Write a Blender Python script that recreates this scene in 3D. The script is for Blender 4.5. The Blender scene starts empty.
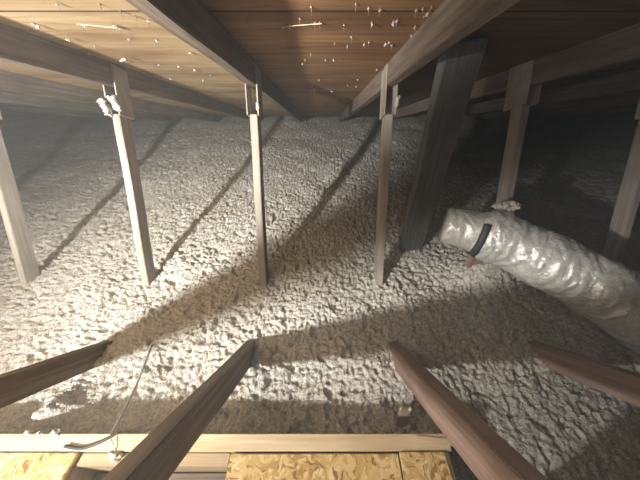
import bpy, bmesh, math, random
import numpy as np
from mathutils import Vector, Matrix, noise

random.seed(11)
C = bpy.context.scene.collection
SC = bpy.context.scene
ZO = 1.28                       # camera height above the ceiling boards of the room below
PITCH = math.radians(40)
F = 240.0                       # focal length in pixels at 640 wide
cs, sn = math.cos(PITCH), math.sin(PITCH)
SL = 0.30                       # roof slope (rise per run)
SLA = math.atan(SL)

def W(x, y, z): return Vector((x, y, z + ZO))

def rf(y): return 0.215 - SL * y          # rafter underside, relative to camera height
def dk(y): return rf(y) + 0.092           # underside of the roof deck

def ray(px, py):
    a = (px - 320) / F; v = (240 - py) / F
    return Vector((a, cs + v * sn, -sn + v * cs))
def on_deck(px, py):
    d = ray(px, py)
    t = 0.307 / (d.z + SL * d.y)
    return d * t
def on_level(px, py, z):
    d = ray(px, py); return d * (z / d.z)

# ---------------------------------------------------------------- tagging
def tag(o, label=None, cat=None, group=None, kind=None):
    if label: o['label'] = label
    if cat: o['category'] = cat
    if group: o['group'] = group
    if kind: o['kind'] = kind
    return o
def thing(name, label, cat, loc, group=None):
    o = bpy.data.objects.new(name, None); C.objects.link(o)
    o.location = loc; o.empty_display_size = 0.05
    return tag(o, label, cat, group)
def link(name, me, mat, parent=None, M=None, smooth=False):
    o = bpy.data.objects.new(name, me); C.objects.link(o)
    if mat: me.materials.append(mat)
    M = M or Matrix.Identity(4)
    if parent is not None:
        o.parent = parent
        base = Matrix.Translation(parent.location) if parent.type == 'EMPTY' else parent.matrix_basis
        o.matrix_basis = base.inverted() @ M
    else:
        o.matrix_basis = M
    if smooth:
        for p in me.polygons: p.use_smooth = True
    return o
def bm_mesh(bm, name):
    bmesh.ops.recalc_face_normals(bm, faces=bm.faces[:])
    me = bpy.data.meshes.new(name); bm.to_mesh(me); bm.free(); return me

# ---------------------------------------------------------------- materials
def new_mat(name):
    m = bpy.data.materials.new(name); m.use_nodes = True
    nt = m.node_tree; b = nt.nodes['Principled BSDF']
    return m, nt, b
def N(nt, t, **kw):
    n = nt.nodes.new(t)
    for k, v in kw.items():
        if k in n.inputs: n.inputs[k].default_value = v
        else: setattr(n, k, v)
    return n
def ramp(nt, stops):
    r = nt.nodes.new('ShaderNodeValToRGB'); e = r.color_ramp.elements
    while len(e) < len(stops): e.new(0.5)
    for el, (p, c) in zip(e, stops):
        el.position = p; el.color = (*c, 1)
    return r
def coords(nt, scale, rnd=True):
    tc = N(nt, 'ShaderNodeTexCoord'); mp = N(nt, 'ShaderNodeMapping')
    mp.inputs['Scale'].default_value = scale
    if rnd:
        oi = N(nt, 'ShaderNodeObjectInfo')
        mu = N(nt, 'ShaderNodeMath', operation='MULTIPLY'); mu.inputs[1].default_value = 37.0
        nt.links.new(oi.outputs['Random'], mu.inputs[0])
        ad = N(nt, 'ShaderNodeVectorMath', operation='ADD')
        nt.links.new(tc.outputs['Object'], ad.inputs[0]); nt.links.new(mu.outputs[0], ad.inputs[1])
        nt.links.new(ad.outputs[0], mp.inputs['Vector'])
    else:
        nt.links.new(tc.outputs['Object'], mp.inputs['Vector'])
    return mp
def wood(name, dark, mid, light, rough=0.8, bump=0.35, grain=(3, 60, 60), stain=None):
    m, nt, b = new_mat(name); L = nt.links.new
    mp = coords(nt, grain)
    n1 = N(nt, 'ShaderNodeTexNoise', Scale=1.0, Detail=6.0, Roughness=0.6, Distortion=0.6)
    L(mp.outputs[0], n1.inputs['Vector'])
    r = ramp(nt, [(0.30, dark), (0.5, mid), (0.72, light)]); L(n1.outputs['Fac'], r.inputs[0])
    mp2 = coords(nt, (4, 4, 4))
    n2 = N(nt, 'ShaderNodeTexNoise', Scale=1.3, Detail=4.0)
    L(mp2.outputs[0], n2.inputs['Vector'])
    mx = N(nt, 'ShaderNodeMix', data_type='RGBA', blend_type='MIX')
    rr = ramp(nt, [(0.45, (0, 0, 0)), (0.7, (1, 1, 1))]); L(n2.outputs['Fac'], rr.inputs[0])
    mm = N(nt, 'ShaderNodeMath', operation='MULTIPLY'); mm.inputs[1].default_value = 0.6
    L(rr.outputs[0], mm.inputs[0]); L(mm.outputs[0], mx.inputs[0])
    L(r.outputs[0], mx.inputs[6]); mx.inputs[7].default_value = (*(stain or dark), 1)
    L(mx.outputs[2], b.inputs['Base Color'])
    b.inputs['Roughness'].default_value = rough
    bp = N(nt, 'ShaderNodeBump', Strength=bump, Distance=0.002)
    L(n1.outputs['Fac'], bp.inputs['Height']); L(bp.outputs[0], b.inputs['Normal'])
    return m
def plain(name, col, rough=0.7, metal=0.0, bump=0, bscale=80):
    m, nt, b = new_mat(name)
    b.inputs['Base Color'].default_value = (*col, 1); b.inputs['Roughness'].default_value = rough
    b.inputs['Metallic'].default_value = metal
    if bump:
        mp = coords(nt, (1, 1, 1)); n = N(nt, 'ShaderNodeTexNoise', Scale=bscale, Detail=4.0)
        nt.links.new(mp.outputs[0], n.inputs['Vector'])
        bp = N(nt, 'ShaderNodeBump', Strength=bump, Distance=0.003)
        nt.links.new(n.outputs['Fac'], bp.inputs['Height']); nt.links.new(bp.outputs[0], b.inputs['Normal'])
    return m

M_truss = wood('weathered_lumber', (0.19, 0.15, 0.12), (0.33, 0.28, 0.235), (0.46, 0.41, 0.35))
M_rafter = wood('brown_rafter_lumber', (0.10, 0.072, 0.052), (0.19, 0.145, 0.11), (0.30, 0.245, 0.195))
M_brace = wood('brown_brace_lumber', (0.11, 0.085, 0.065), (0.19, 0.155, 0.125), (0.28, 0.24, 0.20))
M_post = wood('grey_post_lumber', (0.24, 0.21, 0.175), (0.34, 0.305, 0.26), (0.44, 0.405, 0.355))
M_web = wood('reddish_lumber', (0.16, 0.10, 0.08), (0.27, 0.19, 0.155), (0.38, 0.29, 0.245))
M_dark = wood('dark_old_lumber', (0.07, 0.067, 0.064), (0.12, 0.117, 0.113), (0.19, 0.185, 0.178))
M_pine = wood('pale_pine', (0.46, 0.35, 0.20), (0.60, 0.48, 0.31), (0.70, 0.59, 0.42), grain=(3, 45, 45), bump=0.2)
M_tan = wood('tan_lumber', (0.27, 0.20, 0.12), (0.38, 0.29, 0.185), (0.46, 0.37, 0.25), grain=(3, 45, 45), bump=0.2)
M_gus = wood('gusset_ply', (0.25, 0.21, 0.17), (0.36, 0.32, 0.27), (0.47, 0.43, 0.37), grain=(8, 40, 40))
M_ins = None

def insulation_mat(name, bright=1.0):
    m, nt, b = new_mat(name); L = nt.links.new
    mp = coords(nt, (1, 1, 1), False)
    n1 = N(nt, 'ShaderNodeTexNoise', Scale=95.0, Detail=6.0, Roughness=0.7)
    n2 = N(nt, 'ShaderNodeTexNoise', Scale=3.0, Detail=3.0)
    n3 = N(nt, 'ShaderNodeTexVoronoi', Scale=170.0)
    for n in (n1, n2, n3): L(mp.outputs[0], n.inputs['Vector'])
    k = bright
    r1 = ramp(nt, [(0.28, (0.22*k, 0.205*k, 0.18*k)), (0.46, (0.56*k, 0.545*k, 0.50*k)), (0.66, (0.74*k, 0.73*k, 0.685*k))])
    L(n1.outputs['Fac'], r1.inputs[0])
    r2 = ramp(nt, [(0.35, (0.86, 0.84, 0.82)), (0.65, (1, 1, 1))]); L(n2.outputs['Fac'], r2.inputs[0])
    mx = N(nt, 'ShaderNodeMix', data_type='RGBA', blend_type='MULTIPLY'); mx.inputs[0].default_value = 1
    L(r1.outputs[0], mx.inputs[6]); L(r2.outputs[0], mx.inputs[7])
    L(mx.outputs[2], b.inputs['Base Color'])
    b.inputs['Roughness'].default_value = 1.0
    b.inputs['Specular IOR Level'].default_value = 0.1
    ad = N(nt, 'ShaderNodeMath', operation='ADD'); L(n1.outputs['Fac'], ad.inputs[0])
    s = N(nt, 'ShaderNodeMath', operation='MULTIPLY'); s.inputs[1].default_value = 0.5
    L(n3.outputs['Distance'], s.inputs[0]); L(s.outputs[0], ad.inputs[1])
    bp = N(nt, 'ShaderNodeBump', Strength=1.0, Distance=0.008)
    L(ad.outputs[0], bp.inputs['Height']); L(bp.outputs[0], b.inputs['Normal'])
    return m
M_pale = plain('pale_fluff', (0.50, 0.475, 0.415), 1.0, 0.0, 0.5, 60)
M_ins = insulation_mat('cellulose_insulation')
M_tuft = insulation_mat('insulation_fluff', 1.1)

def deck_mat(name, c1, c2, c3):
    m, nt, b = new_mat(name); L = nt.links.new
    mp = coords(nt, (1.6, 22, 22), False)
    n1 = N(nt, 'ShaderNodeTexNoise', Scale=1.0, Detail=7.0, Roughness=0.62, Distortion=1.2)
    L(mp.outputs[0], n1.inputs['Vector'])
    r = ramp(nt, [(0.3, c1), (0.5, c2), (0.7, c3)])
    L(n1.outputs['Fac'], r.inputs[0])
    mp2 = coords(nt, (1.2, 3.0, 3.0), False)
    n2 = N(nt, 'ShaderNodeTexNoise', Scale=1.6, Detail=4.0); L(mp2.outputs[0], n2.inputs['Vector'])
    r2 = ramp(nt, [(0.35, (0.55, 0.42, 0.34)), (0.6, (1, 1, 1))]); L(n2.outputs['Fac'], r2.inputs[0])
    mx = N(nt, 'ShaderNodeMix', data_type='RGBA', blend_type='MULTIPLY'); mx.inputs[0].default_value = 0.8
    L(r.outputs[0], mx.inputs[6]); L(r2.outputs[0], mx.inputs[7])
    # dark lines along the joints between sheets
    sp_ = N(nt, 'ShaderNodeSeparateXYZ'); tco = N(nt, 'ShaderNodeTexCoord'); L(tco.outputs['Object'], sp_.inputs[0])
    prev = None
    for jy in (-0.40, 0.845, 2.02, 3.24):
        c_ = N(nt, 'ShaderNodeMath', operation='COMPARE'); c_.inputs[1].default_value = jy; c_.inputs[2].default_value = 0.0045
        L(sp_.outputs['Y'], c_.inputs[0])
        if prev is None: prev = c_
        else:
            mm_ = N(nt, 'ShaderNodeMath', operation='MAXIMUM'); L(prev.outputs[0], mm_.inputs[0]); L(c_.outputs[0], mm_.inputs[1]); prev = mm_
    mj = N(nt, 'ShaderNodeMix', data_type='RGBA'); mj.inputs[7].default_value = (0.02, 0.013, 0.008, 1)
    L(prev.outputs[0], mj.inputs[0]); L(mx.outputs[2], mj.inputs[6])
    L(mj.outputs[2], b.inputs['Base Color']); b.inputs['Roughness'].default_value = 0.65
    bp = N(nt, 'ShaderNodeBump', Strength=0.4, Distance=0.003)
    L(n1.outputs['Fac'], bp.inputs['Height']); L(bp.outputs[0], b.inputs['Normal'])
    return m
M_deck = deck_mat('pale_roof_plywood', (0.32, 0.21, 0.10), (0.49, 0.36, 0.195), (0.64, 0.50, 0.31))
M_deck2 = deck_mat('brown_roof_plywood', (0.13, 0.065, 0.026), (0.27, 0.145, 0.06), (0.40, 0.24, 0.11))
M_deck3 = deck_mat('shade_toned_plywood', (0.06, 0.034, 0.018), (0.12, 0.07, 0.035), (0.18, 0.11, 0.06))  # shade of the right-hand bays put into the sheet colour

def osb_mat():
    m, nt, b = new_mat('strand_board'); L = nt.links.new
    tc = coords(nt, (1, 1, 1))
    nz = N(nt, 'ShaderNodeTexNoise', Scale=14.0, Detail=2.0); L(tc.outputs[0], nz.inputs['Vector'])
    mixv = N(nt, 'ShaderNodeMix', data_type='VECTOR'); mixv.inputs[0].default_value = 0.10
    L(tc.outputs[0], mixv.inputs[4]); L(nz.outputs['Color'], mixv.inputs[5])
    cols = []
    for i, (sc, rot) in enumerate((((22, 170, 40), 0.5), ((150, 30, 40), 0.9))):
        mp = N(nt, 'ShaderNodeMapping'); mp.inputs['Scale'].default_value = sc; mp.inputs['Rotation'].default_value = (0, 0, rot)
        L(mixv.outputs[1], mp.inputs['Vector'])
        v = N(nt, 'ShaderNodeTexVoronoi', Scale=1.0); L(mp.outputs[0], v.inputs['Vector']); cols.append(v)
    nb = N(nt, 'ShaderNodeTexNoise', Scale=45.0); L(tc.outputs[0], nb.inputs['Vector'])
    rb = ramp(nt, [(0.47, (0, 0, 0)), (0.53, (1, 1, 1))]); L(nb.outputs['Fac'], rb.inputs[0])
    mx = N(nt, 'ShaderNodeMix', data_type='RGBA'); L(rb.outputs[0], mx.inputs[0])
    L(cols[0].outputs['Color'], mx.inputs[6]); L(cols[1].outputs['Color'], mx.inputs[7])
    bw = N(nt, 'ShaderNodeRGBToBW'); L(mx.outputs[2], bw.inputs[0])
    r = ramp(nt, [(0.15, (0.24, 0.13, 0.04)), (0.3, (0.46, 0.30, 0.10)), (0.55, (0.57, 0.40, 0.16)), (0.85, (0.70, 0.56, 0.31))])
    L(bw.outputs[0], r.inputs[0]); L(r.outputs[0], b.inputs['Base Color'])
    b.inputs['Roughness'].default_value = 0.6
    bp = N(nt, 'ShaderNodeBump', Strength=0.4, Distance=0.002)
    L(bw.outputs[0], bp.inputs['Height']); L(bp.outputs[0], b.inputs['Normal'])
    return m
M_osb = osb_mat()

def foil_mat():
    m, nt, b = new_mat('wrinkled_foil'); L = nt.links.new
    mp = coords(nt, (1, 1, 1), False)
    n = N(nt, 'ShaderNodeTexNoise', Scale=38.0, Detail=6.0, Distortion=2.2); L(mp.outputs[0], n.inputs['Vector'])
    b.inputs['Base Color'].default_value = (0.60, 0.59, 0.56, 1)
    r = ramp(nt, [(0.3, (0.50, 0.50, 0.48)), (0.65, (0.78, 0.78, 0.75))]); L(n.outputs['Fac'], r.inputs[0])
    L(r.outputs[0], b.inputs['Base Color'])
    b.inputs['Metallic'].default_value = 0.3; b.inputs['Roughness'].default_value = 0.27
    bp = N(nt, 'ShaderNodeBump', Strength=0.7, Distance=0.006)
    L(n.outputs['Fac'], bp.inputs['Height']); L(bp.outputs[0], b.inputs['Normal'])
    return m
M_foil = foil_mat()
M_steel = plain('galvanised_steel', (0.42, 0.42, 0.40), 0.45, 0.8, 0.2)
M_black = plain('black_rubber', (0.018, 0.018, 0.018), 0.5)
M_wire = plain('shiny_grey_cable', (0.30, 0.31, 0.32), 0.25, 0.3)
M_strap = plain('dark_grey_strap', (0.045, 0.048, 0.05), 0.6)
M_nail = plain('rusty_nail', (0.22, 0.15, 0.10), 0.6, 0.6)
M_gyp = plain('gypsum_paper', (0.35, 0.32, 0.28), 0.9)

# ---------------------------------------------------------------- geometry helpers
def box_bm(x0, x1, y0, y1, z0, z1, bm=None, bev=0.0, cuts=0):
    own = bmesh.new()
    v = [own.verts.new((x, y, z)) for x in (x0, x1) for y in (y0, y1) for z in (z0, z1)]
    for q in ((0, 1, 3, 2), (4, 6, 7, 5), (0, 4, 5, 1), (2, 3, 7, 6), (0, 2, 6, 4), (1, 5, 7, 3)):
        own.faces.new([v[i] for i in q])
    if cuts:
        es = [e for e in own.edges if abs(e.verts[0].co.x - e.verts[1].co.x) > 0.9 * (x1 - x0)]
        bmesh.ops.subdivide_edges(own, edges=es, cuts=cuts, use_grid_fill=True)
    bmesh.ops.recalc_face_normals(own, faces=own.faces[:])
    if bev: bmesh.ops.bevel(own, geom=[e for e in own.edges if e.calc_face_angle(0) > 0.5], offset=bev, segments=2, affect='EDGES')
    if bm is None: return own
    me = bpy.data.meshes.new('t'); own.to_mesh(me); own.free(); bm.from_mesh(me); bpy.data.meshes.remove(me)
    return bm
def beam(name, p0, p1, t, h, mat, parent=None, side=Vector((1, 0, 0)), bev=0.0025, warp=0.0015, label=None):
    """board from p0 to p1; t = size along `side`, h = size across both"""
    p0 = Vector(p0); p1 = Vector(p1); d = p1 - p0; Ln = d.length; d.normalize()
    s = (side - d * side.dot(d)).normalized(); u = d.cross(s).normalized()
    bm = box_bm(0, Ln, -t / 2, t / 2, -h / 2, h / 2, bev=bev, cuts=max(2, int(Ln / 0.12)))
    sd = random.random() * 90
    for v in bm.verts:
        v.co.y += warp * 2 * noise.noise(Vector((v.co.x * 3 + sd, 0, 0)))
        v.co.z += warp * 3 * noise.noise(Vector((v.co.x * 2.2, sd, 4)))
    me = bm_mesh(bm, name)
    M = Matrix(((d.x, s.x, u.x, p0.x), (d.y, s.y, u.y, p0.y), (d.z, s.z, u.z, p0.z), (0, 0, 0, 1)))
    o = link(name, me, mat, parent, M)
    if label: o['label'] = label
    return o
def fluff_mesh(size, n=6, spread=1.0, elong=(1, 1, 1), seed=0, sub=2):
    rnd = random.Random(seed); bm = bmesh.new()
    n = int(n * 2.2); cen = []
    for i in range(n):
        r = size * rnd.uniform(0.10, 0.36)
        if cen:
            best = None
            for _ in range(6):
                c0, r0 = rnd.choice(cen)
                dv = Vector((rnd.gauss(0, 1) * elong[0], rnd.gauss(0, 1) * elong[1], rnd.gauss(0, 1) * elong[2])).normalized()
                c = c0 + dv * (r0 + r) * 0.72
                if all(abs(c[k]) < size * spread * elong[k] * 1.1 + 0.15 * size for k in range(3)): best = c; break
            c = best if best is not None else cen[0][0] * 1.0
        else:
            c = Vector((0, 0, 0))
        cen.append((c, r))
        st = Vector((rnd.uniform(.6, 1.5), rnd.uniform(.6, 1.5), rnd.uniform(.6, 1.5)))
        g = bmesh.ops.create_icosphere(bm, subdivisions=sub, radius=r)
        for v in g['verts']:
            k = 1 + 1.0 * noise.noise(v.co / r * 1.7 + Vector((seed * 3.1 + i * 7, 0, 0))) + 0.6 * noise.noise(v.co / r * 4 + Vector((i, seed, 0)))
            v.co = Vector((v.co.x * st.x, v.co.y * st.y, v.co.z * st.z)) * k + c
    return bm_mesh(bm, 'fluff')

# numpy noise -------------------------------------------------------
def h2(ix, iy, s):
    v = np.sin(ix * 127.1 + iy * 311.7 + s * 74.7) * 43758.5453
    return v - np.floor(v)
def vnoise(x, y, s=0):
    ix = np.floor(x); iy = np.floor(y); fx = x - ix; fy = y - iy
    fx = fx * fx * (3 - 2 * fx); fy = fy * fy * (3 - 2 * fy)
    return ((h2(ix, iy, s) * (1 - fx) + h2(ix + 1, iy, s) * fx) * (1 - fy) + (h2(ix, iy + 1, s) * (1 - fx) + h2(ix + 1, iy + 1, s) * fx) * fy) - 0.5
def lumps(x, y, s=0):
    """rounded clumps with creases; each clump has its own height"""
    ix = np.floor(x); iy = np.floor(y); best = np.full(x.shape, -9.0)
    for dx in (-1, 0, 1):
        for dy in (-1, 0, 1):
            cx = ix + dx; cy = iy + dy
            px = cx + 0.15 + 0.7 * h2(cx, cy, s); py = cy + 0.15 + 0.7 * h2(cx, cy, s + 5)
            d = (x - px) ** 2 + (y - py) ** 2
            best = np.maximum(best, h2(cx, cy, s + 9) * 0.8 - d * 1.5)
    return best

PLAT = -0.865
BASE = -1.0
def ins_height(x, y):
    z = BASE + 0.030 * vnoise(x / 0.55, y / 0.55, 1) + 0.028 * vnoise(x / 0.2, y / 0.2, 2)
    # insulation heaps up towards the eaves
    z = z + 0.04 * np.clip((y - 2.6) / 1.2, 0, 1)
    # small mound against the left of the hatch frame
    z = z + 0.09 * np.exp(-(((x + 0.885) / 0.06) ** 2 + ((y - 0.24) / 0.07) ** 2))
    z = z + 0.10 * np.exp(-(((x - 0.92) / 0.16) ** 2 + ((y - 0.90) / 0.12) ** 2))
    wx = x + 0.006 * vnoise(x / 0.02, y / 0.02, 3) + .02 * vnoise(x / .08, y / .08, 13); wy = y + 0.006 * vnoise(x / 0.02, y / 0.02, 4) + .02 * vnoise(x / .08, y / .08, 14)
    z = z + 0.007 * lumps(wx / 0.040, wy / 0.040, 5)
    z = z + 0.010 * np.maximum(lumps(wx / 0.022 + 4, wy / 0.021, 6), -0.5)
    z = z + 0.0095 * lumps(wx / 0.0125 + 9, wy / 0.0125, 8)
    z = z + 0.005 * vnoise(wx / 0.007, wy / 0.007, 7)
    # deep little pits between clumps
    p = vnoise(wx / 0.032, wy / 0.032, 21) + 0.5 * vnoise(wx / 0.014, wy / 0.014, 22)
    z = z - 0.022 * np.clip((p - 0.22) / 0.2, 0, 1)
    return z

def axis(segs):
    out = [segs[0][0]]
    for a, b, st in segs:
        n = max(1, int(round((b - a) / st))); out += list(np.linspace(a, b, n + 1)[1:])
    return np.array(out)

# ---------------------------------------------------------------- the setting
XR = 5.2
xs = axis([(-XR, -2.2, 0.018), (-2.2, -1.3, 0.008), (-1.3, 1.3, 0.0045), (1.3, 2.2, 0.008), (2.2, XR, 0.018)])
ys = axis([(-2.6, 0.0, 0.03), (0.0, 0.12, 0.01), (0.12, 1.1, 0.0045), (1.1, 2.2, 0.008), (2.2, 4.6, 0.013)])
X, Y = np.meshgrid(xs, ys)
Z = ins_height(X, Y)
# keep the fill out of the hatch frame
inside = (X > -1.32) & (X < 0.352) & (Y > -0.72) & (Y < 0.160)
Z = np.where(inside, -1.24, Z)
co = np.stack([X, Y, Z + ZO], -1).reshape(-1, 3).astype(np.float32)
ny, nx = X.shape
idx = np.arange(ny * nx).reshape(ny, nx)
fc = np.stack([idx[:-1, :-1], idx[:-1, 1:], idx[1:, 1:], idx[1:, :-1]], -1).reshape(-1, 4).astype(np.int32)
me = bpy.data.meshes.new('blown_insulation')
me.vertices.add(len(co)); me.vertices.foreach_set('co', co.ravel())
me.loops.add(fc.size); me.loops.foreach_set('vertex_index', fc.ravel())
me.polygons.add(len(fc)); me.polygons.foreach_set('loop_start', np.arange(0, fc.size, 4, dtype=np.int32))
me.update(calc_edges=True); me.validate()
ins = link('blown_insulation', me, M_ins, smooth=True)
tag(ins, 'lumpy grey-beige loose-fill insulation covering the whole attic floor', 'insulation', kind='stuff')

fl = link('floor', bm_mesh(box_bm(-XR, XR, -2.7, 4.75, ZO - 1.30, ZO - 1.27), 'floor'), M_gyp); tag(fl, kind='structure')

# roof deck: plywood sheets with open joints, one mesh per slope, and the roofing felt above
RY = -0.90
def slope_mesh(flip):
    bm = bmesh.new()
    joints = [RY, -0.40, 0.845, 2.02, 3.24, 4.75]
    for a, b in zip(joints[:-1], joints[1:]):
        a2, b2 = a + 0.001, b - 0.001
        xc = -XR; k = 0
        off = 1.22 if joints.index(a) % 2 else 0
        edges = [-XR, -2.74, -0.300, 0.312, 2.15, XR]
        for xa, xb in zip(edges[:-1], edges[1:]):
            yy = lambda y: (2 * RY - y) if flip else y
            vs = []
            for x in (xa + .0015, xb - .0015):
                for y in (a2, b2):
                    for dz in (0, 0.012):
                        vs.append(bm.verts.new((x, yy(y), dk(y) + dz + ZO)))
            for q in ((0, 1, 3, 2), (4, 6, 7, 5), (0, 4, 5, 1), (2, 3, 7, 6), (0, 2, 6, 4), (1, 5, 7, 3)):
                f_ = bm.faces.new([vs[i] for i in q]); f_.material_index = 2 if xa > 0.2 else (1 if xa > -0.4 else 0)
    return bm_mesh(bm, 'deck')
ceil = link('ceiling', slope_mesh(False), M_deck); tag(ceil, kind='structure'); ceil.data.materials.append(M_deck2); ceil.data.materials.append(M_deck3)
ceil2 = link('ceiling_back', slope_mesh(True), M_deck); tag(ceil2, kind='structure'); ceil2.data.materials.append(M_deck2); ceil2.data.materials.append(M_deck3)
def felt(flip):
    bm = bmesh.new(); vs = []
    for x in (-XR, XR):
        for y in (RY, 4.75):
            for dz in (0.0125, 0.02):
                vs.append(bm.verts.new((x, (2 * RY - y) if flip else y, dk(y) + dz + ZO)))
    for q in ((0, 1, 3, 2), (4, 6, 7, 5), (0, 4, 5, 1), (2, 3, 7, 6), (0, 2, 6, 4), (1, 5, 7, 3)):
        bm.faces.new([vs[i] for i in q])
    return bm_mesh(bm, 'felt')
o = link('roof_felt', felt(False), M_black, ceil)
o = link('roof_felt', felt(True), M_black, ceil2)

# ---------------------------------------------------------------- trusses
TH = 0.040; HT = 0.089
def post_pt(z, off=0.0):          # outer web line in the truss plane, front face
    return 0.797 + 0.512 * (z + 1.0) + off
truss_info = [
    (-2.74, 'roof truss far left, only its rafter shows under the hazy deck'),
    (-2.12, 'second roof truss from the left, rafter low at the left frame edge'),
    (-1.55, 'roof truss at left frame edge, its leaning post cut by the frame'),
    (-0.918, 'roof truss whose post top carries a big clump of insulation, left of centre'),
    (-0.300, 'roof truss just left of centre with narrow upright post and dark rafter'),
    (0.312, 'roof truss just right of centre, rafter lit on its left side'),
    (0.918, 'roof truss whose post drops behind the foil duct, wide wooden gussets'),
    (1.535, 'roof truss at the right frame edge beyond the foil duct'),
    (2.15, 'roof truss far right in the dark beyond the duct'),
    (2.76, 'outermost right roof truss, barely seen rafter in the dark'),
]
s_web = 1.095
for i, (x, lab) in enumerate(truss_info):
    t = thing('roof_truss', lab, 'roof truss', W(x, 0.62, -1.24), 'roof trusses')
    # rafter (top chord) with its axis half its height above the underside
    k = HT / 2 / math.cos(SLA)
    ya, yb = RY, 4.1
    beam('rafter', W(x, ya, rf(ya) + k), W(x, yb, rf(yb) + k), TH, HT, M_rafter, t)
    beam('rafter', W(x, RY, rf(RY) + k), W(x, 2 * RY - 2.6, rf(2.6) + k), TH, HT, M_rafter, t)
    # outer web: leans from the bottom chord up to the rafter
    zt = -0.275 if i not in (6,) else -0.24
    pe = beam('post', W(x, post_pt(-1.20, .05), -1.20), W(x, post_pt(zt, .05), zt), 0.034, 0.068, M_post, t)
    # inner web: rises from the bottom chord back to the ridge
    yf = lambda z: 0.455 - (z + 1.0) / s_web
    beam('brace', W(x, yf(-1.24), -1.24), W(x, yf(0.36), 0.36), TH, 0.084, M_web if x > 0 else M_brace, t)
    # gusset plates either side of the post head
    d = Vector((0, 0.512, 1)).normalized()
    g = 0.0035
    for s in (-1, 1):
        xx = x + s * (TH / 2 + g + 0.001)
        a = Vector((xx, post_pt(zt, .05), zt)) - d * 0.005
        top = -0.10 if i != 6 else -0.06
        b = Vector((xx, post_pt(top, .05), top))
        wd = 0.085 if i != 6 else 0.135
        beam('gusset_plate', a + Vector((0, 0, ZO)), b + Vector((0, 0, ZO)), 0.006, wd, M_gus, t, bev=0.001, warp=0.0008)

# broad dark brace board between two trusses
bb = beam('brace_board', W(0.572, 1.125, -1.10), W(0.458, 0.985, dk(0.985) - 0.014), 0.142, 0.038, M_dark, side=Vector((1, 0.25, 0)))
tag(bb, 'broad dark grey board standing left of the foil duct', 'board')

# cross board low under the eaves seen as a thin line
# ---------------------------------------------------------------- nails and tufts on the deck
s1 = 220 / 640.0
bay34 = [(215,75,9),(232,68,4),(305,65,6),(320,62,5),(225,125,5),(260,50,6),(295,18,5),(390,70,5),(412,105,6),(470,62,7),(535,58,9),(545,55,7),(598,72,6),(585,100,6),(450,122,6),(462,118,5),(510,125,8),(530,128,7),(520,122,6),(558,145,6),(572,148,5),(600,25,6),(622,45,5),(485,200,5),(430,230,4),(318,228,5),(305,258,5),(355,262,6),(335,170,5),(360,172,5),(400,130,5),(275,170,4),(292,155,4),(270,180,5),(100,130,4),(105,50,5),(462,20,5),(495,22,6),(425,8,5),(362,120,4),(400,245,4),(425,250,4),(455,258,5),(545,250,4),(560,230,4)]
bay23 = [(110,70,7),(95,66,5),(240,70,5),(330,68,7),(345,75,7),(375,110,6),(360,160,10),(352,168,7),(195,105,7),(190,135,6),(255,150,6),(315,183,5),(395,45,5),(430,55,6),(455,115,5),(550,150,7),(565,200,6),(590,230,5),(495,225,6),(485,250,5),(535,268,5),(415,205,5),(165,5,6),(290,10,5),(350,30,5),(460,185,4),(520,190,5),(275,130,4),(610,215,4)]
bay12 = [(90,270,5),(155,285,6),(215,305,6),(240,270,4)]
bay45 = [(10,20,7),(25,32,8),(34,15,5),(52,48,5)]
deckn = Vector((0, SL, 1)).normalized()
tuft_meshes = [fluff_mesh(1.0, n=6, spread=1.9, elong=e, seed=k, sub=1) for k, e in enumerate([(1, 1, 1), (.6, .6, 1.6), (2.0, .6, .6), (1, .7, 1.2), (.7, .7, 2.0), (1.3, 1, .7)])]
for m_ in tuft_meshes:
    m_.materials.append(M_pale)
    for p in m_.polygons: p.use_smooth = True
nail_bm = bmesh.new(); bmesh.ops.create_cone(nail_bm, cap_ends=True, segments=6, radius1=0.0003, radius2=0.0014, depth=0.018)
nail_me = bm_mesh(nail_bm, 'nail'); nail_me.materials.append(M_nail)
def tuft_row(pts, x0, y0, label, group):
    for (cx, cy, s) in pts:
        p = on_deck(x0 + cx * s1, y0 + cy * s1)
        dist = p.length
        size = s * s1 / F * dist * 0.62
        nl = bpy.data.objects.new('nail', nail_me); C.objects.link(nl); nl.parent = ceil
        nl.location = W(*p) - deckn * 0.0088
        me_ = random.choice(tuft_meshes)
        o = bpy.data.objects.new('insulation_tuft', me_); C.objects.link(o)
        o.location = W(*p) - deckn * size * random.uniform(0.7, 1.1)
        o.scale = (size,) * 3
        o.rotation_euler = (random.uniform(-.4, .4), random.uniform(-.5, .5), random.uniform(-3, 3))
        tag(o, label, 'insulation tuft', group)
tuft_row(bay34, 210, 0, 'tiny pale tuft caught on a nail in the roof deck between the two central rafters', 'tufts on the central roof bay')
tuft_row(bay23, 0, 0, 'tiny pale tuft caught on a nail in the bright yellow roof deck left of centre', 'tufts on the bright left roof bay')
tuft_row(bay12, 0, 0, 'tiny pale tuft on the narrow strip of roof deck at the far left', 'tufts on the far left roof bay')
tuft_row(bay45, 420, 0, 'tiny pale tuft on dark roof deck right of the right central rafter', 'tufts on the dark right roof bay')

for (xa, ya, xb, yb, lab) in ((283, 25, 322, 21, 'pale torn splinter hanging from the brown central roof deck'), (76, 22, 117, 25, 'pale torn splinter hanging from the bright left roof deck')):
    a = on_deck(xa, ya); b = on_deck(xb, yb)
    o = beam('wood_splinter', W(*a) - deckn * 0.004, W(*b) - deckn * 0.006, 0.0035, 0.002, M_pine, None, side=Vector((0, 1, 0)), bev=0.0004, warp=0.001)
    tag(o, lab, 'wood splinter')
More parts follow.
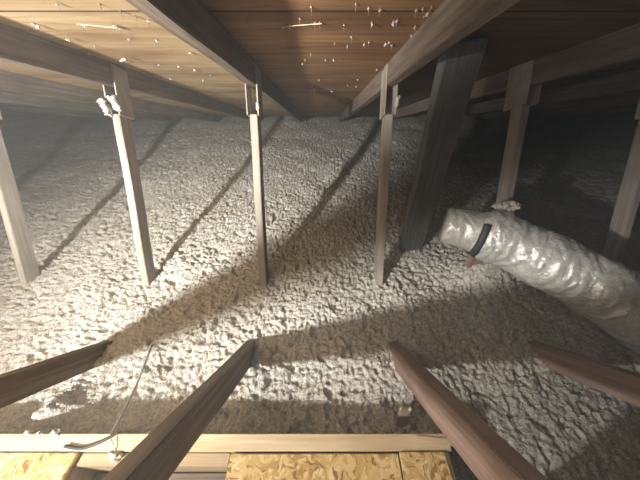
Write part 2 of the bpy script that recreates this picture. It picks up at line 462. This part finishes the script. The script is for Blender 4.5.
# clumps caught at the post heads
def clump(name, p, size, n, elong, label, seed, parts=2, group=None):
    o = link(name, fluff_mesh(size, n=n, elong=elong, seed=seed, sub=parts), M_pale, None, Matrix.Translation(p), smooth=True)
    return tag(o, label, 'insulation clump', group)
clump('insulation_clump', W(-0.944, 1.185, -0.215), 0.030, 30, (.20, .2, 1.7), 'ragged pale clump stuck to the left plate of the post left of centre', 3)
clump('insulation_clump', W(-0.894, 1.185, -0.215), 0.030, 30, (.24, .2, 1.8), 'ragged pale clump stuck to the right plate of the post left of centre', 5)
clump('insulation_clump', W(-0.274, 1.190, -0.225), 0.014, 30, (.1, .3, 4.2), 'thin pale clump on the plate edge of the centre post beneath left rafter', 8)
clump('insulation_clump', W(0.338, 1.190, -0.215), 0.016, 30, (.15, .3, 3.4), 'thin pale clump on plate edge of the post right of centre', 9)

# ---------------------------------------------------------------- hatch frame and its boards
hf = thing('attic_hatch', 'pale lumber frame around the attic hatch at the bottom of the picture', 'hatch frame', W(-0.4, 0.0, -1.27))
P = PLAT
def slab(name, x0, x1, y0, y1, z0, z1, mat, parent, bev=0.002, along='x', label=None):
    L_ = (x1 - x0) if along == 'x' else (y1 - y0)
    if along == 'x':
        o = beam(name, W(x0, (y0 + y1) / 2, (z0 + z1) / 2), W(x1, (y0 + y1) / 2, (z0 + z1) / 2), y1 - y0, z1 - z0, mat, parent, side=Vector((0, 1, 0)), bev=bev, warp=0.0006)
    else:
        o = beam(name, W((x0 + x1) / 2, y0, (z0 + z1) / 2), W((x0 + x1) / 2, y1, (z0 + z1) / 2), x1 - x0, z1 - z0, mat, parent, side=Vector((1, 0, 0)), bev=bev, warp=0.0006)
    if label: o['label'] = label
    return o
slab('front_board', -1.34, 0.362, 0.132, 0.170, P - 0.14, P, M_pine, hf)
slab('header_board', -0.655, -0.246, 0.103, 0.1305, P - 0.155, P - 0.012, M_tan, hf)
slab('side_board', 0.326, 0.352, -0.66, 0.1305, P - 0.385, P - 0.004, M_pine, hf, along='y')
slab('trimmer_board', -0.246, -0.214, -0.66, 0.1305, P - 0.385, P - 0.014, M_pine, hf, along='y')
slab('trimmer_board', -0.692, -0.658, -0.66, 0.1305, P - 0.385, P - 0.014, M_tan, hf, along='y')
slab('rear_board', -1.34, 0.352, -0.70, -0.662, P - 0.385, P - 0.002, M_pine, hf)
slab('side_board', -1.34, -1.305, -0.66, 0.1305, P - 0.385, P - 0.004, M_pine, hf, along='y')
slab('lower_board', -1.30, 0.32, 0.132, 0.158, P - 0.40, P - 0.142, M_tan, hf)
pl = slab('strand_board', -0.243, 0.212, -0.655, 0.127, P - 0.0125, P + 0.001, M_osb, None)
tag(pl, 'yellow strand board panel at bottom centre inside the pale lumber frame', 'panel')
pr = slab('strand_board', 0.215, 0.338, -0.655, 0.1295, P - 0.003, P + 0.008, M_osb, None, along='y')
tag(pr, 'narrow yellow strand board strip right of the big bottom panel', 'panel')
pl2 = slab('strand_board', -1.302, -0.660, -0.655, 0.129, P - 0.0125, P + 0.001, M_osb, None)
tag(pl2, 'yellow strand board panel in the bottom left corner, under the black cable end', 'panel')
dp = slab('opening_shade_board', -0.655, -0.25, -0.655, 0.100, P - 0.125, P - 0.11, M_brace, None)  # dark board added so the opening looks shaded
tag(dp, 'dark brown board standing in for the shade in the gap between the two yellow panels', 'board')
# bright sliver of wood at the right end of the front board
sl_ = beam('wood_sliver', W(0.27, 0.158, P + 0.003), W(0.372, 0.150, P + 0.003), 0.016, 0.004, M_pine, None, side=Vector((0, 1, 0)), bev=0.001)
tag(sl_, 'pale wood sliver overhanging the right end of the front board', 'wood sliver')

# stake just beyond the frame
st = thing('wooden_stake', 'short grey wooden stake in the shadow beyond the hatch frame', 'stake', W(0.265, 0.225, -1.04))
beam('shaft', W(0.270, 0.205, -1.06), W(0.272, 0.240, -0.905), 0.036, 0.014, M_truss, st, side=Vector((1, 0, 0)))
for k, xx in enumerate((0.258, 0.287)):
    p = W(xx, 0.240, -0.903)
    o = link('broken_tip', fluff_mesh(0.010, n=4, elong=(.6, .6, .8), seed=30 + k, sub=1), M_pine, st, Matrix.Translation(p)); o['label'] = 'pale broken tip'

# unseen panel added right of the frame to cast the lower-right shadow
hc = thing('shadow_blocker', 'unseen strand board panel added right of the hatch frame to cast shadow', 'shadow blocker', W(0.40, -0.35, -1.02))
beam('blocker_panel', W(0.372, -0.62, -0.76), W(0.372, -0.035, -0.76), 0.014, 0.50, M_osb, hc)
beam('blocker_batten', W(0.391, -0.60, -0.60), W(0.391, -0.06, -0.60), 0.02, 0.06, M_pine, hc)
# fluff lying on the frame
for k, (px, py, s) in enumerate([(28, 434, .013), (40, 433, .012), (56, 433, .014)]):
    p = on_level(px, py, PLAT + 0.004)
    clump('insulation_clump', W(*p), s, 7, (1.3, .8, .5), 'small white clump on the pale front board near left frame edge', 40 + k, 2, 'clumps on the left of the front board')
p = on_level(114, 455, PLAT - 0.005)
clump('insulation_clump', W(*p), 0.020, 12, (1.5, .9, .4), 'grey-white fluff heap on the header board beside the dark leaning brace', 51)

# ---------------------------------------------------------------- cable
def tube_bm(pts, r, seg=10, close=True, bm=None):
    bm = bm or bmesh.new()
    # Catmull-Rom
    P_ = [pts[0]] + list(pts) + [pts[-1]]; path = []
    for i in range(1, len(P_) - 2):
        for k in range(8):
            t = k / 8; a, b, c, d = P_[i - 1], P_[i], P_[i + 1], P_[i + 2]
            path.append(0.5 * ((2 * b) + (c - a) * t + (2 * a - 5 * b + 4 * c - d) * t * t + (3 * b - a - 3 * c + d) * t ** 3))
    path.append(P_[-2])
    rings = []
    nrm = Vector((0.123, 0.3, 1)).normalized()
    for i, p in enumerate(path):
        tg = (path[min(i + 1, len(path) - 1)] - path[max(i - 1, 0)]).normalized()
        nrm = (nrm - tg * nrm.dot(tg)).normalized(); b = tg.cross(nrm)
        rr = r(i / (len(path) - 1)) if callable(r) else r
        rings.append([bm.verts.new(p + (nrm * math.cos(2 * math.pi * j / seg) + b * math.sin(2 * math.pi * j / seg)) * rr) for j in range(seg)])
    for a, b in zip(rings[:-1], rings[1:]):
        for j in range(seg): bm.faces.new((a[j], a[(j + 1) % seg], b[(j + 1) % seg], b[j]))
    if close: bm.faces.new(rings[0][::-1]); bm.faces.new(rings[-1])
    return bm
cab = thing('electrical_cable', 'thin cable crossing from the insulation onto the pale front board, lower left', 'cable', W(-0.6, 0.17, PLAT))
A = [on_level(65, 446, PLAT + .006), on_level(82, 448, PLAT + .006), on_level(98, 443, PLAT + .010), on_level(110, 437, PLAT + 0.012)]
o = link('black_jacket', bm_mesh(tube_bm([W(*p) for p in A], 0.0042), 'c'), M_black, cab, smooth=True); o['label'] = 'black cable end'
B = [on_level(110, 437, PLAT + 0.012), on_level(117, 424, PLAT - 0.01), on_level(127, 404, PLAT - 0.055), on_level(136, 386, -0.955), on_level(143, 368, -0.965), on_level(150, 350, -0.985), on_level(153, 343, -1.02)]
o = link('grey_sheath', bm_mesh(tube_bm([W(*p) for p in B], 0.0038), 'c'), M_wire, cab, smooth=True); o['label'] = 'shiny grey cable length'
D = [on_level(110, 437, PLAT + 0.012), on_level(114, 446, PLAT + 0.006), on_level(119, 456, PLAT - 0.008)]
link('loose_wire', bm_mesh(tube_bm([W(*p) for p in D], 0.0013), 'c'), M_wire, cab, smooth=True)

# ---------------------------------------------------------------- foil duct
def cam_pt(px, py, depth):
    return ray(px, py) * depth
du = thing('foil_duct', 'silvery foil-wrapped round duct with wrinkled skin at the right', 'duct', W(0.9, 0.7, -0.98))
def duct_mesh(pts, rfun, seed, seg=96, step=0.005, wr=0.0045):
    P_ = [2 * pts[0] - pts[1]] + list(pts) + [2 * pts[-1] - pts[-2]]; path = []
    for i in range(1, len(P_) - 2):
        n = max(2, int((P_[i + 1] - P_[i]).length / step))
        for k in range(n):
            t = k / n; a, b, c, d = P_[i - 1], P_[i], P_[i + 1], P_[i + 2]
            path.append(0.5 * ((2 * b) + (c - a) * t + (2 * a - 5 * b + 4 * c - d) * t * t + (3 * b - a - 3 * c + d) * t ** 3))
    path.append(P_[-2])
    bm = bmesh.new(); rings = []; nrm = Vector((0, 0, 1)); s = 0; total = sum((path[i + 1] - path[i]).length for i in range(len(path) - 1))
    for i, p in enumerate(path):
        if i: s += (p - path[i - 1]).length
        tg = (path[min(i + 1, len(path) - 1)] - path[max(i - 1, 0)]).normalized()
        nrm = (nrm - tg * nrm.dot(tg)).normalized(); b = tg.cross(nrm); ring = []
        for j in range(seg):
            a = 2 * math.pi * j / seg
            q = Vector((math.cos(a) * 1.6, math.sin(a) * 1.6, s * 34 + math.cos(a * 2) * 0.9 + seed))
            w = wr * (1 - abs(noise.noise(q)) * 2.6) + wr * 0.6 * noise.noise(Vector((math.cos(a) * 4, math.sin(a) * 4, s * 40)))
            r = rfun(s / total, s) + w
            ring.append(bm.verts.new(p + (nrm * math.cos(a) + b * math.sin(a)) * r))
        rings.append(ring)
    for a, b in zip(rings[:-1], rings[1:]):
        for j in range(seg): bm.faces.new((a[j], a[(j + 1) % seg], b[(j + 1) % seg], b[j]))
    for rg in (rings[0][::-1], rings[-1]):
        bm.faces.new(rg)
    return bm_mesh(bm, 'duct')
E0 = cam_pt(444, 224, 1.13); E1 = cam_pt(476, 231, 1.085)
D1 = cam_pt(505, 241, 1.04); D2 = cam_pt(550, 263, 0.98); D3 = cam_pt(600, 290, 0.92); D4 = cam_pt(655, 326, 0.87)
D5 = Vector((1.37, 0.36, -0.82)); D6 = Vector((1.36, 0.12, -0.84)); D7 = Vector((1.34, -0.35, -0.84))
link('foil_sleeve', duct_mesh([W(*p) for p in (E1, D1, D2, D3, D4, D5, D6, D7)], lambda t, s: 0.092 + 0.018 * min(1, s / 0.05) + 0.004 * math.sin(s * 30), 3), M_foil, du, smooth=True)
link('end_collar', duct_mesh([W(*p) for p in (E0, (E0 + E1) / 2, E1 + (D1 - E1) * 0.15)], lambda t, s: 0.082 + 0.008 * t - 0.012 * max(0, 1 - s / 0.012), 9, wr=0.003), M_foil, du, smooth=True)
ax = (W(*D1) - W(*E0)).normalized()
bc = W(*(E1 + (D1 - E1) * 0.12))
bm = bmesh.new(); u = Vector((0, 0, 1)); u = (u - ax * u.dot(ax)).normalized(); v_ = ax.cross(u)
rg = []
arc = [2 * math.pi * j / 96 for j in range(97)]
arc = [a for a in arc if math.radians(35) < a < math.radians(325)]
for (dx, r) in ((-.013, .098), (-.013, .108), (.013, .115), (.013, .106)):
    rg.append([bm.verts.new(bc + ax * dx + (u * math.cos(a) + v_ * math.sin(a)) * r) for a in arc])
for a, b in zip(rg, rg[1:] + rg[:1]):
    for j in range(len(arc) - 1): bm.faces.new((a[j], a[j + 1], b[j + 1], b[j]))
bm.faces.new([q[0] for q in rg]); bm.faces.new([q[-1] for q in rg][::-1])
o = link('clamp_strap', bm_mesh(bm, 's'), M_strap, du, smooth=True); o['label'] = 'dark strap around the narrow duct end'
# wooden support under the end
sp = beam('wood_stub', W(0.835, 0.925, -1.10), W(0.835, 0.92, -0.882), 0.066, 0.038, M_web, None)
tag(sp, 'short reddish wood stub poking out below the narrow end of the foil duct', 'wood stub')
clump('insulation_clump', W(*(cam_pt(507, 207, 1.06))), 0.040, 34, (1.0, .7, .4), 'pale clump lying on top of the foil duct at the post', 61)

# dusty air under the roof
hm = bpy.data.materials.new('dusty_air'); hm.use_nodes = True; hn = hm.node_tree
for n_ in list(hn.nodes): hn.nodes.remove(n_)
ho = hn.nodes.new('ShaderNodeOutputMaterial'); hv = hn.nodes.new('ShaderNodeVolumeScatter')
hv.inputs['Density'].default_value = 0.07; hv.inputs['Color'].default_value = (0.93, 0.96, 0.95, 1); hv.inputs['Anisotropy'].default_value = 0.2
hn.links.new(hv.outputs[0], ho.inputs['Volume'])
hb = bmesh.new(); prof = [(-3.6, -0.97), (-0.9, -0.97), (3.9, -0.97), (3.9, dk(3.9) + 0.1), (RY, dk(RY) + 0.0), (-3.6, -0.5)]
prof = [(-4.4, -1.26), (4.4, -1.26), (4.4, dk(4.4) - 0.005), (RY, dk(RY) - 0.005), (-4.4 , dk(2 * RY + 4.4) - 0.005)]
ra = [hb.verts.new(W(-4.9, y, z)) for y, z in prof]; rb_ = [hb.verts.new(W(4.9, y, z)) for y, z in prof]
hb.faces.new(ra); hb.faces.new(rb_[::-1])
for k in range(len(prof)): hb.faces.new((ra[k], ra[(k + 1) % len(prof)], rb_[(k + 1) % len(prof)], rb_[k]))
hz = link('dust_haze', bm_mesh(hb, 'haze'), hm); tag(hz, 'thin grey dusty haze filling the air under the roof', 'haze', kind='stuff')

# ---------------------------------------------------------------- light, camera, world
ld = bpy.data.lights.new('work_lamp', 'POINT'); ld.energy = 62; ld.color = (1.0, 0.96, 0.89); ld.shadow_soft_size = 0.035
lo = bpy.data.objects.new('work_lamp', ld); C.objects.link(lo); lo.location = W(-1.12, -0.66, 0.05)
ls = bpy.data.lights.new('far_fill_spot', 'SPOT'); ls.energy = 330; ls.color = (1.0, 0.965, 0.90); ls.shadow_soft_size = 0.035  # extra spot at the lamp position, added to brighten the far insulation
ls.spot_size = math.radians(104); ls.spot_blend = 1.0
lso = bpy.data.objects.new('far_fill_spot', ls); C.objects.link(lso); lso.location = W(-1.12, -0.66, 0.05)
lso.rotation_euler = Vector((1.0, 3.3, -0.32)).to_track_quat('-Z', 'Y').to_euler()
l2 = bpy.data.lights.new('camera_fill', 'POINT'); l2.energy = 1.2; l2.color = (0.93, 0.97, 1.0); l2.shadow_soft_size = 0.05  # added weak fill beside the camera, lifts the unlit faces
lo2 = bpy.data.objects.new('camera_fill', l2); C.objects.link(lo2); lo2.location = W(0.02, -0.03, 0.02)
cd = bpy.data.cameras.new('camera'); cd.sensor_width = 36; cd.lens = 36 * F / 640; cd.clip_start = 0.01
cam = bpy.data.objects.new('camera', cd); C.objects.link(cam); cam.location = W(0, 0, 0)
cam.rotation_euler = (math.pi / 2 - PITCH, 0, 0); SC.camera = cam
w = bpy.data.worlds.new('world'); SC.world = w; w.use_nodes = True
w.node_tree.nodes['Background'].inputs[0].default_value = (0.5, 0.55, 0.6, 1)
w.node_tree.nodes['Background'].inputs[1].default_value = 0.003
SC.view_settings.view_transform = 'Standard'; SC.view_settings.look = 'None'
SC.view_settings.gamma = 1; SC.view_settings.use_curve_mapping = False
SC.view_settings.exposure = 0.6
